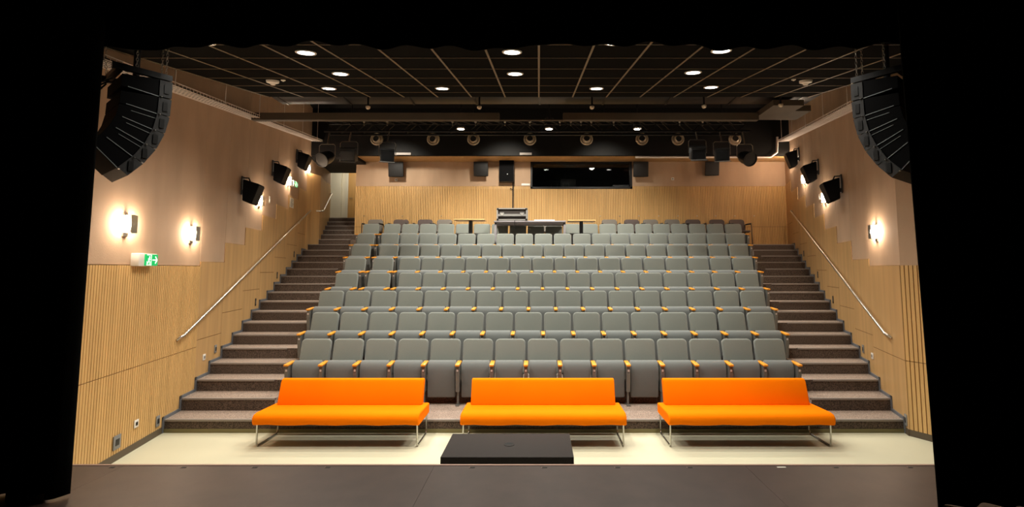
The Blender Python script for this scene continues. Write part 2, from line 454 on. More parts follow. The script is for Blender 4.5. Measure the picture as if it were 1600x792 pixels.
# ---- proscenium side returns, far outside the curtains
b = MB(); b.box(-8, -4.5, 4.1, 4.2, 0, TOP, 'black_wall'); b.box(5.6, 9, 4.6, 4.7, 0, TOP, 'black_wall'); b.box(-8, 9, 4.2, 4.3, 5.1, TOP + .1, 'black_wall')
struct(b.build('wall_proscenium'))

# ================================================================== STAGE CURTAINS
def curtain(name, x0, x1, d0, d1, z0, z1, label, amp=.07, wl=.24, lean=0, seed=1):
    rnd = random.Random(seed); vs = []; fs = []
    L_ = sqrt((x1 - x0) ** 2 + (d1 - d0) ** 2); nu = int(L_ / .02); nv = 14
    ph = [rnd.uniform(0, 6) for _ in range(4)]
    for j in range(nv + 1):
        tz = j / nv
        for i in range(nu + 1):
            t = i / nu; s = t * L_
            f = amp * (.7 + .3 * sin(s * 1.7 + ph[0])) * sin(2 * pi * s / wl + .8 * sin(s * 2.3 + ph[1]) + .15 * tz) * (1 - .25 * tz)
            dx, dy = (x1 - x0) / L_, (d1 - d0) / L_
            vs.append((x0 + (x1 - x0) * t - dy * f + lean * tz * (1 - t), d0 + (d1 - d0) * t + dx * f, z0 + (z1 - z0) * tz + .012 * sin(s * 9 + ph[2]) * (1 - tz)))
    W = nu + 1
    for j in range(nv):
        for i in range(nu): fs.append((j * W + i, j * W + i + 1, (j + 1) * W + i + 1, (j + 1) * W + i))
    b = MB(); b.add(vs, fs, 'velvet', True); o = b.build(name)
    sm = o.modifiers.new('thick', 'SOLIDIFY'); sm.thickness = .012
    return tag(o, label, 'curtain')
pl = atZ(107, 776, .8); pr = atZ(1461, 791, .8)
tl = atD(160, 100, pl.y); tr = atD(1408, 130, pr.y)
zt = 5.0
curtain('stage_curtain', pl.x + .0, -6.6, pl.y, pl.y - .2, .812, zt, 'black velvet stage curtain hanging at the left side of the opening', lean=(tl.x - pl.x) * (zt - .8) / (tl.z - .8), seed=3)
curtain('stage_curtain', pr.x + .0, 6.4, pr.y, pr.y - .2, .812, zt, 'black velvet stage curtain hanging at the right side of the opening', lean=(tr.x - pr.x) * (zt - .8) / (tr.z - .8), seed=5)
zb = atD(842, 73, 3.62).z
# the border hangs across the top of the opening
rnd = random.Random(11); vs = []; fs = []; nu = 420; nv = 6
for j in range(nv + 1):
    tz = j / nv
    for i in range(nu + 1):
        x = -6.6 + 13.2 * i / nu
        f = .018 * sin(2 * pi * x / .33 + sin(x * 2)) * (1 + .5 * tz)
        vs.append((x, 3.62 + f, zb + (5.4 - zb) * tz + (1 - tz) * (.018 * sin(x * 2.6) + .012 * sin(x * 7.1 + 1) + .008 * sin(x * 17))))
for j in range(nv):
    for i in range(nu): fs.append((j * (nu + 1) + i, j * (nu + 1) + i + 1, (j + 1) * (nu + 1) + i + 1, (j + 1) * (nu + 1) + i))
b = MB(); b.add(vs, fs, 'velvet', True); o = b.build('border_curtain'); sm = o.modifiers.new('thick', 'SOLIDIFY'); sm.thickness = .012
tag(o, 'black velvet border hanging across the top of the stage opening', 'curtain')

# ================================================================== THEATRE SEATS
def make_seat():
    root = thing('theatre_seat', (0, 0, 0), 'x', 'seat', 'grey tip-up seats in the raked rows')
    # backrest: padded panel leaning back; local y=0 at the top edge, z from the tier
    rec = R(-14)
    b = MB(); W_, HH, TT = .505, .60, .065
    X = Matrix.Translation((0, -.145, .43)) @ Matrix.Rotation(rec, 4, 'X')
    b.prism(rrect(W_, HH, .07), (0, TT, 0), 'seat_fabric', X=X)
    bk = b.build('backrest', root, bevel=.03, seg=4)
    b = MB(); b.prism(rrect(W_ - .02, HH - .03, .05, y=TT + .002), (0, .02, 0), 'seat_shell', X=X @ Matrix.Translation((0, 0, .012)))
    b.build('back_shell', bk)
    # seat cushion, tipped up: waterfall front edge at the top
    b = MB(); prof = [(-.335, .12), (-.36, .40), (-.374, .55), (-.368, .61), (-.35, .652), (-.322, .682), (-.29, .70), (-.255, .70), (-.232, .66), (-.235, .40), (-.24, .14), (-.27, .115)]
    n = len(prof); vs = [(sx * .222, y, z) for sx in (-1, 1) for y, z in prof]
    fs = [tuple(range(n)), tuple(range(2 * n - 1, n - 1, -1))] + [(i, (i + 1) % n, n + (i + 1) % n, n + i) for i in range(n)]
    b.add(vs, fs, 'seat_cushion'); b.build('seat_cushion', root, bevel=.012, seg=2)
    def side(x):
        b = MB(); b.prism([(x - .036, -.47, .632), (x + .036, -.47, .632), (x + .034, -.2, .652), (x - .034, -.2, .652)], (0, 0, .032), 'arm_wood')
        b.build('armrest', root, bevel=.009)
        b = MB(); b.prism([(x - .028, -.43, .635), (x - .028, -.2, .65), (x - .028, -.13, .45), (x - .028, -.25, .22), (x - .028, -.40, .22), (x - .028, -.44, .5)], (.056, 0, 0), 'seat_metal')
        b.box(x - .014, x + .014, -.36, -.28, .01, .24, 'seat_metal'); b.box(x - .03, x + .03, -.42, -.22, 0, .014, 'seat_metal')
        sp = b.build('arm_support', root)
        b = MB(); b.box(x - .013, x + .013, -.447, -.436, .55, .58, 'plate', ); b.build('number_plate', sp)
    side(.275)
    return root, side
seat0, sidef = make_seat(); learn(seat0)
# the same seat closing the left end of a row, with an armrest on its other side too
seatE, sideE = make_seat(); sideE(-.275); learn(seatE)
first = {'n': True, 'e': True}
for i, xs in enumerate(ROWX):
    gaps = ROWS[i][3]; cnt = len(xs)
    for k, x in enumerate(xs):
        open_left = (k == 0) or (k in gaps)
        key = 'e' if open_left else 'n'; proto = seatE if open_left else seat0
        if first[key]: o = proto; first[key] = False
        else: o = copy_tree(proto)
        o.location = (x, DB + i * 2 * T + .0, (2 * i + 1) * H + .002)
        if k == 0: w_ = 'seat at the left end of the'
        elif k == cnt - 1: w_ = 'seat at the right end of the'
        elif k < cnt / 2: w_ = ORD[k] + ' seat from the left end of the'
        else: w_ = ORD[cnt - 1 - k] + ' seat from the right end of the'
        r_ = ['front row', 'second row', 'third row', 'fourth row', 'fifth row', 'sixth row', 'seventh row', 'top row of tip-up seats'][i]
        o['label'] = 'grey padded tip-up ' + w_ + ' ' + r_
        o['label'] = o['label'].replace('padded tip-up', 'theatre') if i == 7 else o['label']
for q in [x for x in bpy.data.objects if x.name.startswith('theatre_seat')]: q.rotation_euler = (0, 0, 0)

# ================================================================== ORANGE SOFAS
def make_sofa(x, label):
    s = thing('bench_sofa', (x, 6.95, 0), label, 'sofa', 'orange bench sofas in front of the seats')
    b = MB(); prof = [(-.305, .35), (-.29, .31), (-.25, .295), (.33, .295), (.345, .31), (.345, .42), (.33, .44), (-.20, .452), (-.27, .44), (-.305, .40)]
    n = len(prof); NS = 12; vs = []
    for k in range(NS + 1):
        X0 = -1.11 + 2.22 * k / NS; sag = .006 * sin(k * 1.9)
        for y, z in prof: vs.append((X0, y, z + (sag if z < .36 else 0)))
    fs = [tuple(range(n)), tuple(range((NS + 1) * n - 1, NS * n - 1, -1))]
    for k in range(NS): fs += [(k * n + j, k * n + (j + 1) % n, (k + 1) * n + (j + 1) % n, (k + 1) * n + j) for j in range(n)]
    b.add(vs, fs, 'orange', True); o = b.build('seat', s); bv = o.modifiers.new('b', 'BEVEL'); bv.width = .018; bv.segments = 3; bv.limit_method = 'ANGLE'; bv.angle_limit = R(50)
    b = MB(); prof = [(.17, .44), (.29, .44), (.375, .74), (.365, .775), (.33, .79), (.28, .78), (.255, .74)]
    n = len(prof); vs = [(sx * 1.035, y, z) for sx in (-1, 1) for y, z in prof]
    fs = [tuple(range(n)), tuple(range(2 * n - 1, n - 1, -1))] + [(i, (i + 1) % n, n + (i + 1) % n, n + i) for i in range(n)]
    b.add(vs, fs, 'orange'); b.build('backrest', s, bevel=.03, seg=4)
    b = MB(); b.box(-1.07, 1.07, -.23, .32, .278, .30, 'dark_plastic'); b.build('base_panel', s)
    for sx in (-1, 1):
        b = MB(); X0 = sx * 1.075; r = .05
        pts = [(X0, -.225, .31), (X0, -.225, .06), (X0, -.21, .025), (X0, -.18, .012), (X0, .27, .012), (X0, .30, .025), (X0, .315, .06), (X0, .315, .31)]
        b.tube(pts, .012, 'chrome', 10); b.build('sled_leg', s)
    return s
make_sofa(-2.708, 'orange bench sofa on the left, in front of the aisle stairs')
make_sofa(.06, 'orange bench sofa in the middle, behind the black subwoofer')
make_sofa(2.839, 'orange bench sofa on the right, nearest the right stairs')

# ================================================================== SUBWOOFER
s = thing('subwoofer', (-.31, 5.25, 0), 'low wide black subwoofer box standing in front of the stage', 'speaker')
b = MB(); b.box(-.652, .652, -.34, .34, .02, .55, 'sub_top'); b.build('cabinet', s, bevel=.006)
b = MB(); b.box(-.62, .62, .339, .352, .05, .52, 'grille'); b.build('grille', s)
b = MB(); b.lathe([(.055, 0), (.055, .004), (.04, .004), (.034, -.0), (.0, .001)], 'booth_dark', X=TX((.0, .0, .55))); b.build('pole_socket', s)
b = MB()
for sx in (-1, 1):
    for sy in (-1, 1): b.lathe([(.03, 0), (.025, .022)], 'dark_plastic', 12, X=TX((sx * .56, sy * .27, 0)))
b.build('rubber_feet', s)

# ================================================================== HANDRAILS
def rail_thing(pts, brs, side, label):
    s = thing('handrail', pts[0], label, 'handrail')
    O = Vector(pts[0])
    b = MB(); b.tube([Vector(p) - O for p in pts], .021, 'steel', 10); b.build('rail', s)
    for p, q in brs:
        b = MB(); p = Vector(p) - O; q = Vector(q) - O
        b.tube([p + Vector((0, 0, -.02)), p + Vector((0, 0, -.06)), q + Vector((0, 0, -.06))], .008, 'steel', 6)
        b.build('bracket', s)
def onw(side, D, z, off): 
    X_ = LX if side == 'L' else RX; N = NL if side == 'L' else NR
    return Vector((X_(D), D, z)) + N * off
zr = lambda D: 1.36 + (D - 7.6) * .3905
def rnd_end(side, D, s): return [onw(side, D - .05 * s, zr(D) - .05, .02), onw(side, D - .05 * s, zr(D) - .02, .06), onw(side, D, zr(D), .085)]
UN = Vector((1, .3057, 0)).normalized()
def onu(D, z, off): return Vector((UX(D), D, z)) + UN * off
pts = rnd_end('L', 7.58, 1) + [onw('L', 14.75, zr(14.75), .085), onw('L', 14.95, zr(14.8), .12), Vector((UX(15.15) + .07, 15.04, zr(14.8))), onu(15.35, zr(14.8) + .04, .08), onu(17.4, zr(14.8) + .92, .08), onu(17.5, zr(14.8) + .92, .0)]
rail_thing(pts, [(onw('L', D, zr(D), .085), onw('L', D, zr(D), .01)) for D in (8.6, 10.3, 12.0, 13.6)] + [(onu(16.4, zr(14.8) + .49, .08), onu(16.4, zr(14.8) + .49, .0))], 'L', 'long steel handrail on the left wall, bending up at the top flight')
pts = rnd_end('R', 7.65, 1) + [onw('R', 14.7, zr(14.7), .085), onw('R', 14.78, zr(14.75), .05), onw('R', 14.8, zr(14.75) - .03, .01)]
rail_thing(pts, [(onw('R', D, zr(D), .085), onw('R', D, zr(D), .01)) for D in (8.6, 10.3, 12.0, 13.6)], 'R', 'straight steel handrail on the right wall')

# ================================================================== SCONCES
def sconce(side, D, z, label):
    p = onw(side, D, z, 0); rz = AL if side == 'L' else AR
    s = thing('wall_sconce', p, label, 'wall lamp', 'wall lamps glowing sideways on the side walls', rz)
    b = MB(); b.box(0, .015, -.05, .05, -.16, .13, 'steel'); b.build('back_plate', s)
    b = MB(); b.box(.015, .095, -.062, .062, -.105, .105, 'sconce_glow'); b.build('diffuser', s, bevel=.006)
    b = MB(); b.box(.097, .107, -.068, .068, -.112, .112, 'steel'); b.build('front_plate', s)
    b = MB(); b.box(.015, .1, -.03, .03, -.118, -.106, 'steel'); b.build('bottom_cap', s)
    b = MB(); b.box(.015, .1, -.03, .03, .106, .118, 'steel'); b.build('top_cap', s)
    for sy in (-1, 1):
        lamp('sconce_lamp', 'POINT', (.07, sy * .10, 0), P_SCONCE, (1, .80, .6), .045, parent=s)
    return s
sconce('L', 6.147, 2.947, 'glowing wall sconce nearest the left curtain, above the exit sign')
sconce('L', 7.808, 2.945, 'glowing wall sconce between the exit sign and the left handrail')
sconce('L', *atWall(404, 314, 'L').yz, 'wall sconce glowing behind the lowest speaker on the left wall')
sconce('L', *atWall(450, 283, 'L').yz, 'wall sconce glowing behind the middle speaker on the left wall')
sconce('L', *atWall(480, 264, 'L').yz, 'wall sconce glowing behind the highest speaker on the left wall')
sconce('R', 8.011, 2.99, 'glowing wall sconce by the right curtain, with no speaker over it')
sconce('R', *atWall(1290, 309, 'R').yz, 'wall sconce glowing behind the lowest speaker on the right wall')
sconce('R', *atWall(1258, 280, 'R').yz, 'wall sconce glowing behind the middle speaker on the right wall')
sconce('R', *atWall(1237, 250, 'R').yz, 'wall sconce glowing behind the highest speaker on the right wall')

# ================================================================== SURROUND SPEAKERS
def speaker(p, rz, tilt, label, scale=1, group='black surround speakers on the walls', off=.16, wide=1):
    s = thing('surround_speaker', p, label, 'speaker', group, rz)
    # local +x leaves the wall
    X = Matrix.Translation((off, 0, 0)) @ Matrix.Rotation(tilt, 4, 'Y') @ Matrix.Diagonal((scale, scale * wide, scale, 1))
    b = MB(); zt_, zb_ = .27, -.27
    vs = [(0, -.12, zb_), (.26, -.19, zb_), (.26, .19, zb_), (0, .12, zb_), (0, -.12, zt_), (.26, -.19, zt_), (.26, .19, zt_), (0, .12, zt_)]
    b.add(vs, [(0, 3, 2, 1), (4, 5, 6, 7), (0, 1, 5, 4), (1, 2, 6, 5), (2, 3, 7, 6), (3, 0, 4, 7)], 'cabinet', X=X); b.build('cabinet', s, bevel=.012)
    b = MB(); b.box(.262, .275, -.18, .18, zb_ + .01, zt_ - .01, 'grille', X=X); b.build('grille', s, bevel=.005)
    b = MB(); b.box(-.0, .02, -.05, .05, -.02, .12, 'black_metal')
    b.tube([(.01, 0, .06), tuple(X @ Vector((.02, 0, .05)))], .016, 'black_metal'); b.tube([(.01, .02, .1), tuple(X @ Vector((.1, 0, .28)))], .01, 'black_metal')
    b.build('wall_bracket', s)
    return s
def wspk(side, x, y, label):
    q = atWall(x, y, side); p = onw(side, q.y, q.z, .002)
    s = thing('surround_speaker', p, label, 'speaker', 'black surround speakers on the walls', AL if side == 'L' else AR)
    prof = [(.07, .24), (.37, .15), (.235, -.26), (.07, -.19)]          # side profile: depth off the wall, height
    b = MB(); b.prism([(a, -.17, c) for a, c in prof], (0, .34, 0), 'cabinet'); b.build('cabinet', s, bevel=.02, seg=3)
    fd = (Vector((.235, 0, -.26)) - Vector((.37, 0, .15))); nrm = Vector((.41, 0, -.135)).normalized() * .008
    a = Vector((.37, 0, .15)) + fd * .06 + nrm * .2; c = Vector((.37, 0, .15)) + fd * .94 + nrm * .2
    b = MB(); b.prism([(v.x, -.155, v.z) for v in (a, a + nrm, c + nrm, c)], (0, .31, 0), 'grille'); b.build('grille', s)
    b = MB(); b.box(0, .02, -.05, .05, -.06, .32, 'black_metal'); b.tube([(.01, 0, .29), (.12, 0, .29), (.15, 0, .215)], .014, 'black_metal', 8); b.box(.01, .075, -.03, .03, -.04, .04, 'black_metal'); b.build('wall_bracket', s)
    return s
wspk('L', 377.5, 300, 'black surround speaker on the left wall, lowest of three')
wspk('L', 425.5, 271, 'black surround speaker on the left wall, middle of three')
wspk('L', 463, 251, 'black surround speaker on the left wall, highest of three')
wspk('R', 1315.5, 297, 'black surround speaker on the right wall, lowest of three')
wspk('R', 1279.5, 269, 'black surround speaker on the right wall, middle of three')
wspk('R', 1249, 248, 'black surround speaker on the right wall, highest of three')
for (x0, x1, y1, lab) in ((606, 632, 275, 'black surround speaker at the left end of the back wall'), (740, 763, 274, 'black surround speaker on the back wall, left of the black wall cabinet'),
                     (989, 1013, 275, 'black surround speaker on the back wall, touching the control booth window'), (1100, 1125, 273, 'black surround speaker at the right end of the back wall')):
    c = atD((x0 + x1) / 2, (249 + y1) / 2 + 1, DBACK - .3)
    speaker((c.x, DBACK - .01, c.z), R(-90), R(8), lab, .90 * (y1 - 247) / 28, off=.09, wide=1.45)

# ================================================================== BACK WALL FITTINGS
win = thing('window_1', ((wx0 + wx1) / 2, DBACK, wz0), '', 'window'); del win['label']; del win['category']; struct(win)
hw = (wx1 - wx0) / 2; hh = wz1 - wz0
b = MB(); t = .06
b.box(-hw, hw, -.03, .2, 0, t, 'black_metal'); b.box(-hw, hw, -.03, .2, hh - t, hh, 'black_metal'); b.box(-hw, -hw + t, -.03, .2, 0, hh, 'black_metal'); b.box(hw - t, hw, -.03, .2, 0, hh, 'black_metal')
b.build('window_frame', win)
b = MB(); b.box(-hw + t, hw - t, .04, .052, t, hh - t, 'glass'); b.build('window_pane', win)
b = MB(); b.box(wx0 - .8, wx1 + .8, 18.2, 18.3, 3.9, 6.5, 'booth_dark'); b.box(wx0 - .8, wx0 - .7, DBACK + .2, 18.2, 3.9, 6.5, 'booth_dark'); b.box(wx1 + .7, wx1 + .8, DBACK + .2, 18.2, 3.9, 6.5, 'booth_dark')
b.box(wx0 - .8, wx1 + .8, DBACK + .2, 18.3, 3.9, 4.0, 'booth_dark'); b.box(wx0 - .8, wx1 + .8, DBACK + .2, 18.3, 6.4, 6.5, 'booth_dark')
struct(b.build('wall_booth'))
def bx(name, x0, x1, D0, D1_, z0, z1, m, label, cat, bevel=.0, group=None):
    b = MB(); cx_, cy_ = (x0 + x1) / 2, (D0 + D1_) / 2
    b.box(x0 - cx_, x1 - cx_, D0 - cy_, D1_ - cy_, 0, z1 - z0, m); o = b.build(name, bevel=bevel, loc=(cx_, cy_, z0)); return tag(o, label, cat, group)
# booth interior
lamp('booth_fill', 'POINT', (2.2, 16.6, 6.2), 1.2, (.8, .9, 1), .05)  # weak fill added so the equipment behind the glass shows
bx('booth_counter', wx0 - .6, wx1 + .6, 16.15, 16.75, 4.93, 5.0, 'dark_plastic', 'dark counter inside the control booth behind the glass', 'counter')
bx('rack_unit', 2.5, 3.05, 16.2, 16.5, 5.0, 5.2, 'table_grey', 'pale grey equipment unit in the right corner of the booth window', 'electronics', .01)
cs = thing('mixing_console', (2.0, 16.4, 5.0), 'dark mixing console with tiny lights behind the booth glass', 'electronics')
b = MB(); b.prism([(-.4, -.2, 0), (-.4, .25, 0), (-.4, .25, .14), (-.4, -.2, .05)], (.8, 0, 0), 'dark_plastic'); b.build('body', cs)
b = MB()
for k in range(9): b.box(-.34 + .08 * k, -.325 + .08 * k, .02, .04, .115, .125, 'led')
b.build('indicator_lights', cs)
mo = thing('booth_monitor', (1.0, 16.4, 5.0), 'dark computer monitor on a foot behind the booth glass', 'monitor')
b = MB(); b.box(-.25, .25, -.02, .02, .1, .42, 'dark_plastic'); b.build('screen_housing', mo, bevel=.008)
b = MB(); b.box(-.03, .03, -.01, .03, .01, .12, 'grey_plastic'); b.box(-.11, .11, -.08, .1, 0, .012, 'grey_plastic'); b.build('stand', mo)
# black wall cabinet and the pole below
a = atD(780, 248, DBACK - .2); c = atD(803, 284, DBACK - .2)
s = thing('wall_cabinet', ((a.x + c.x) / 2, DBACK - .02, c.z), 'tall black flat cabinet on the back wall above a thin pole', 'cabinet')
b = MB(); ww = (c.x - a.x) / 2; b.box(-ww, ww, -.2, .02, 0, a.z - c.z, 'black_metal'); b.build('body', s, bevel=.006)
b = MB(); b.box(-ww + .015, ww - .015, -.212, -.2, .015, a.z - c.z - .015, 'cabinet'); dd_ = b.build('door', s)
b = MB(); b.lathe([(.012, 0), (.01, .006)], 'steel', 10, X=TX((.03, -.212, .25), rx=R(90))); b.build('lock', dd_)
q = atD(801.5, 300, DBACK - .05)
s = thing('cable_pole', (q.x, DBACK - .05, 3.12), 'thin black vertical pole on the back wall behind the flight case', 'pole')
b = MB(); b.tube([(0, 0, 0), (0, 0, c.z - 3.12)], .022, 'black_metal', 8); b.build('pole', s)
q2 = atD(799, 297, DBACK - .05)
b = MB(); b.tube([(0, 0, q2.z - 3.12), (-.07, -.02, q2.z - 3.06), (-.09, -.02, q2.z - 3.1)], .014, 'black_metal', 8); b.build('clamp', s)
# sockets and switches
def socket(p, rz, w_, h_, m, inner, label, cat='socket', n=1):
    s = thing('wall_socket', p, label, cat, None, rz)
    b = MB(); b.box(0, .012, -w_ / 2, w_ / 2, -h_ / 2, h_ / 2, m); b.build('cover_plate', s, bevel=.003)
    for k in range(n):
        yy = -w_ / 2 + w_ * (k + .5) / n; b = MB()
        iw = w_ / n * .5; ih = h_ * .45
        b.box(.011, .016, yy - iw / 2, yy + iw / 2, -ih / 2, ih / 2, inner); b.build('insert', s)
    return s
q = atD(821.5, 288.5, DBACK); socket((q.x, DBACK - .008, q.z), R(-90), .28, .07, 'white_plastic', 'paper', 'row of cream switches left of the booth window', 'switch', 4)
q = atD(619, 281, DBACK); socket((q.x, DBACK, q.z), R(-90), .09, .09, 'white_plastic', 'grey_plastic', 'small white switch below the left back wall speaker', 'switch')
q = atD(1051, 279.5, DBACK); socket((q.x, DBACK, q.z), R(-90), .09, .09, 'white_plastic', 'grey_plastic', 'small white switch on the back wall right of the booth window', 'switch')
q = atWall(179, 691, 'L'); socket(onw('L', q.y, q.z, .019), AL, .14, .17, 'grey_plastic', 'dark_plastic', 'grey socket box low on the left wall, nearest the stage')
q = atWall(209.5, 662, 'L'); socket(onw('L', q.y, q.z, .019), AL, .09, .10, 'white_plastic', 'dark_plastic', 'white socket low on the slatted left wall')
q = atWall(243.5, 658, 'L'); socket(onw('L', q.y, q.z, .019), AL, .09, .15, 'grey_plastic', 'dark_plastic', 'grey socket on the left wall beside the lowest step')
q = atWall(317, 558, 'L'); socket(onw('L', q.y, q.z, .013), AL, .09, .10, 'white_plastic', 'grey_plastic', 'white socket on the left wall above the third step')
q = atWall(335, 545, 'L'); socket(onw('L', q.y, q.z, .013), AL, .08, .14, 'grey_plastic', 'dark_plastic', 'grey step light on the left wall above the fourth step', 'step light')
q = atWall(1365, 556, 'R'); socket(onw('R', q.y, q.z, .013), AR, .09, .10, 'white_plastic', 'grey_plastic', 'white socket on the right wall above the third step')
q = atWall(1350.5, 545, 'R'); socket(onw('R', q.y, q.z, .013), AR, .08, .14, 'grey_plastic', 'dark_plastic', 'grey step light on the right wall above the fourth step', 'step light')
q = atWall(1419, 657, 'R'); socket(onw('R', 7.24, q.z, .013), AR, .08, .16, 'grey_plastic', 'dark_plastic', 'grey socket on the right wall beside the lowest step')
for k, (x, y) in enumerate(((398, 472), (432, 430), (458.5, 397), (481, 371))):
    q = atWall(x, y, 'L'); socket(onw('L', q.y, q.z, .013), AL, .05, .16, 'dark_plastic', 'grey_plastic', ORD[k + 1] + ' dark step light up the left wall stairs', 'step light')
for k, (x, y) in enumerate(((1303, 468), (1279, 429), (1257, 396))):
    q = atWall(x, y, 'R'); socket(onw('R', q.y, q.z, .013), AR, .05, .16, 'dark_plastic', 'grey_plastic', ORD[k + 1] + ' dark step light up the right wall stairs', 'step light')
q = atWall(421, 312, 'L'); socket(onw('L', q.y, q.z, .0), AL, .07, .16, 'white_plastic', 'paper', 'white wall thermostat between the lowest and middle left speakers', 'thermostat')
q = atWall(1280.5, 308, 'R'); socket(onw('R', q.y, q.z, .0), AR, .07, .14, 'white_plastic', 'paper', 'white wall thermostat between the lowest and middle right speakers', 'thermostat')
# little studs along the slats
studs = [569, 599, 629, 659, 690] + [938, 968, 998, 1029, 1059, 1089, 1118, 1148, 1178]
for k, x in enumerate(studs):
    q = atD(x, 337.5, DBACK)
    b = MB(); b.lathe([(.018, 0), (.018, .012), (.010, .02), (0, .02)], 'steel', 12, X=Matrix.Rotation(R(90), 4, 'X'))
    o = b.build('wall_stud', loc=(q.x, DBACK - .008, q.z))
    tag(o, (ORD[k] + ' small steel stud from the left end of the slatted back wall') if k < 5 else (ORD[k - 5] + ' small steel stud right of the tables on the slatted back wall'), 'stud', 'steel studs on the slatted back wall')
# notice on left wall
q = atWall(455, 317, 'L'); s = thing('paper_notice', onw('L', q.y, q.z, .014), 'printed white paper notice on the wood of the left wall', 'notice', None, AL)
b = MB(); b.box(0, .004, -.17, .17, -.13, .13, 'paper'); b.build('sheet', s)
b = MB()
for k in range(6): b.box(.004, .005, -.14, .14 - .05 * (k % 3), .09 - .038 * k, .1 - .038 * k, 'ink')
b.build('printed_lines', s)
# white vents hanging under the bulkhead edge
for x0, x1, lab in ((617, 642, 'small white label strip low on the dark bulkhead, at the left'), (812, 831, 'small white label strip low on the dark bulkhead, near the middle')):
    a = atD(x0, 238.5, 14.87); c = atD(x1, 242, 14.87)
    b = MB(); b.box(a.x, c.x, 14.86, 14.9, c.z, a.z, 'lit_edge_label'); tag(b.build('label_strip'), lab, 'sign')
# conduit above the right of back wall
b = MB()
def pp(x, y, D): return tuple(atD(x, y, D))
s = thing('wall_conduit', pp(990, 246, 14.86), 'pale pipe running along the bulkhead edge to the right cable tray', 'pipe')
O = s.location
b.tube([Vector(pp(*t)) - O for t in ((993, 245.5, 14.84), (1204, 245.5, 14.84), (1214, 238, 14.84), (1214.5, 214, 14.84))], .035, 'tray_metal', 8); b.build('pipe', s)

# ================================================================== EXIT SIGNS
def exit_sign(p, rz, w_, h_, label, full=True):
    s = thing('exit_sign', p, label, 'exit sign', None, rz)
    # local +x off the wall, the sign face looks along -y (toward the stage)
    b = MB(); b.box(0, .10, -.05, w_ - .05, -h_ / 2, h_ / 2, 'white_plastic'); b.build('housing', s, bevel=.01)
    b = MB(); b.box(.10, .112, .07, w_ - .06, -h_ / 2 + .01, h_ / 2 - .01, 'sign_green'); pn = b.build('green_panel', s)
    b = MB(); x0, x1 = .112, .115; yc = .07 + (w_ - .13) * .28; k = h_
    b.box(x0, x1, yc - .05, yc + .055, -.42 * k, -.36 * k, 'sign_white')        # doorway frame
    b.box(x0, x1, yc + .045, yc + .055, -.42 * k, .42 * k, 'sign_white'); b.box(x0, x1, yc - .05, yc + .055, .36 * k, .42 * k, 'sign_white')
    b.box(x0, x1, yc - .05, yc - .04, -.42 * k, -.1 * k, 'sign_white')
    # running figure
    b.lathe([(.013, 0), (.013, .003)], 'sign_white', 10, X=TX((x0, yc + .012, .22 * k), ry=R(90)))
    def bar(a, c, t=.010):
        a = Vector((0, a[0], a[1])); c = Vector((0, c[0], c[1])); d = (c - a).normalized(); n = Vector((0, -d.z, d.y)) * t / 2
        q = [a - n, c - n, c + n, a + n]; b.prism([(x0, v.y, v.z) for v in q], (x1 - x0, 0, 0), 'sign_white')
    bar((yc + .006, .15 * k), (yc - .008, -.08 * k), .018); bar((yc - .008, -.06 * k), (yc + .022, -.16 * k)); bar((yc + .022, -.16 * k), (yc + .016, -.34 * k))
    bar((yc - .01, -.06 * k), (yc - .018, -.22 * k)); bar((yc - .018, -.22 * k), (yc - .04, -.26 * k)); bar((yc + .006, .12 * k), (yc + .032, .03 * k), .008); bar((yc + .004, .12 * k), (yc - .026, .06 * k), .008)
    b.build('running_figure', pn)
    b = MB(); ya = .07 + (w_ - .13) * .75
    bar((ya - .055, 0), (ya + .045, 0), .016); bar((ya + .01, .28 * k), (ya + .055, -.01 * k), .016); bar((ya + .01, -.28 * k), (ya + .055, .01 * k), .016)
    b.build('arrow', pn)
    return s
q = atWall(218, 406, 'L'); exit_sign(onw('L', q.y - .15, q.z, .0), AL, .42, .17, 'green lit exit sign with running figure and arrow on the left wall')
q = atWall(455, 287, 'L'); exit_sign(onw('L', q.y - .1, q.z, .0), AL, .36, .16, 'small green exit sign high on the left wall behind the middle speaker')
exit_sign((-6.02, 17.0, 5.62), R(180), .34, .16, 'green exit sign at the edge of the upper door passage')

# ================================================================== CONTROL TABLE, FLIGHT CASE, SIDE TABLES, LOOSE CHAIRS
zt8 = 15 * H; DT = 14.06
a = atD(772, 343, DT); c = atD(884, 343, DT)
ztab = atD(830, 344.5, DT).z; hx = (c.x - a.x) / 2
s = thing('control_desk', ((a.x + c.x) / 2, DT + .28, zt8), 'long grey control desk standing over the top row of seats', 'table')
hT = ztab - zt8
b = MB(); b.box(-hx, hx, -.28, .45, hT - .05, hT, 'table_grey'); b.build('tabletop', s, bevel=.005)
b = MB(); b.box(-hx + .02, hx - .02, -.25, -.22, hT - .11, hT - .06, 'table_grey'); b.box(-hx + .02, hx - .02, .22, .25, hT - .11, hT - .06, 'table_grey'); b.build('apron', s)
for sx in (-1, 1):
    for yy in (-.22, .05):
        b = MB(); b.box(sx * (hx - .035) - .03, sx * (hx - .035) + .03, yy - .03, yy + .03, 0, hT - .06, 'table_grey'); b.build('leg', s)
a = atD(777, 325, DT); c = atD(823, 341, DT)
s = thing('flight_case', ((a.x + c.x) / 2, DT + .28, ztab + .002), 'black flight case with silver edges and catches on the grey desk', 'case')
hx2 = (c.x - a.x) / 2; hc = a.z - ztab + .0; lid = hc * .42
b = MB(); b.box(-hx2 + .015, hx2 - .015, -.26, .26, .02, lid - .01, 'flight_black'); b.build('base_shell', s)
b = MB(); b.box(-hx2 + .015, hx2 - .015, -.26, .26, lid + .01, hc - .01, 'flight_black'); b.build('lid', s)
b = MB(); e = .018
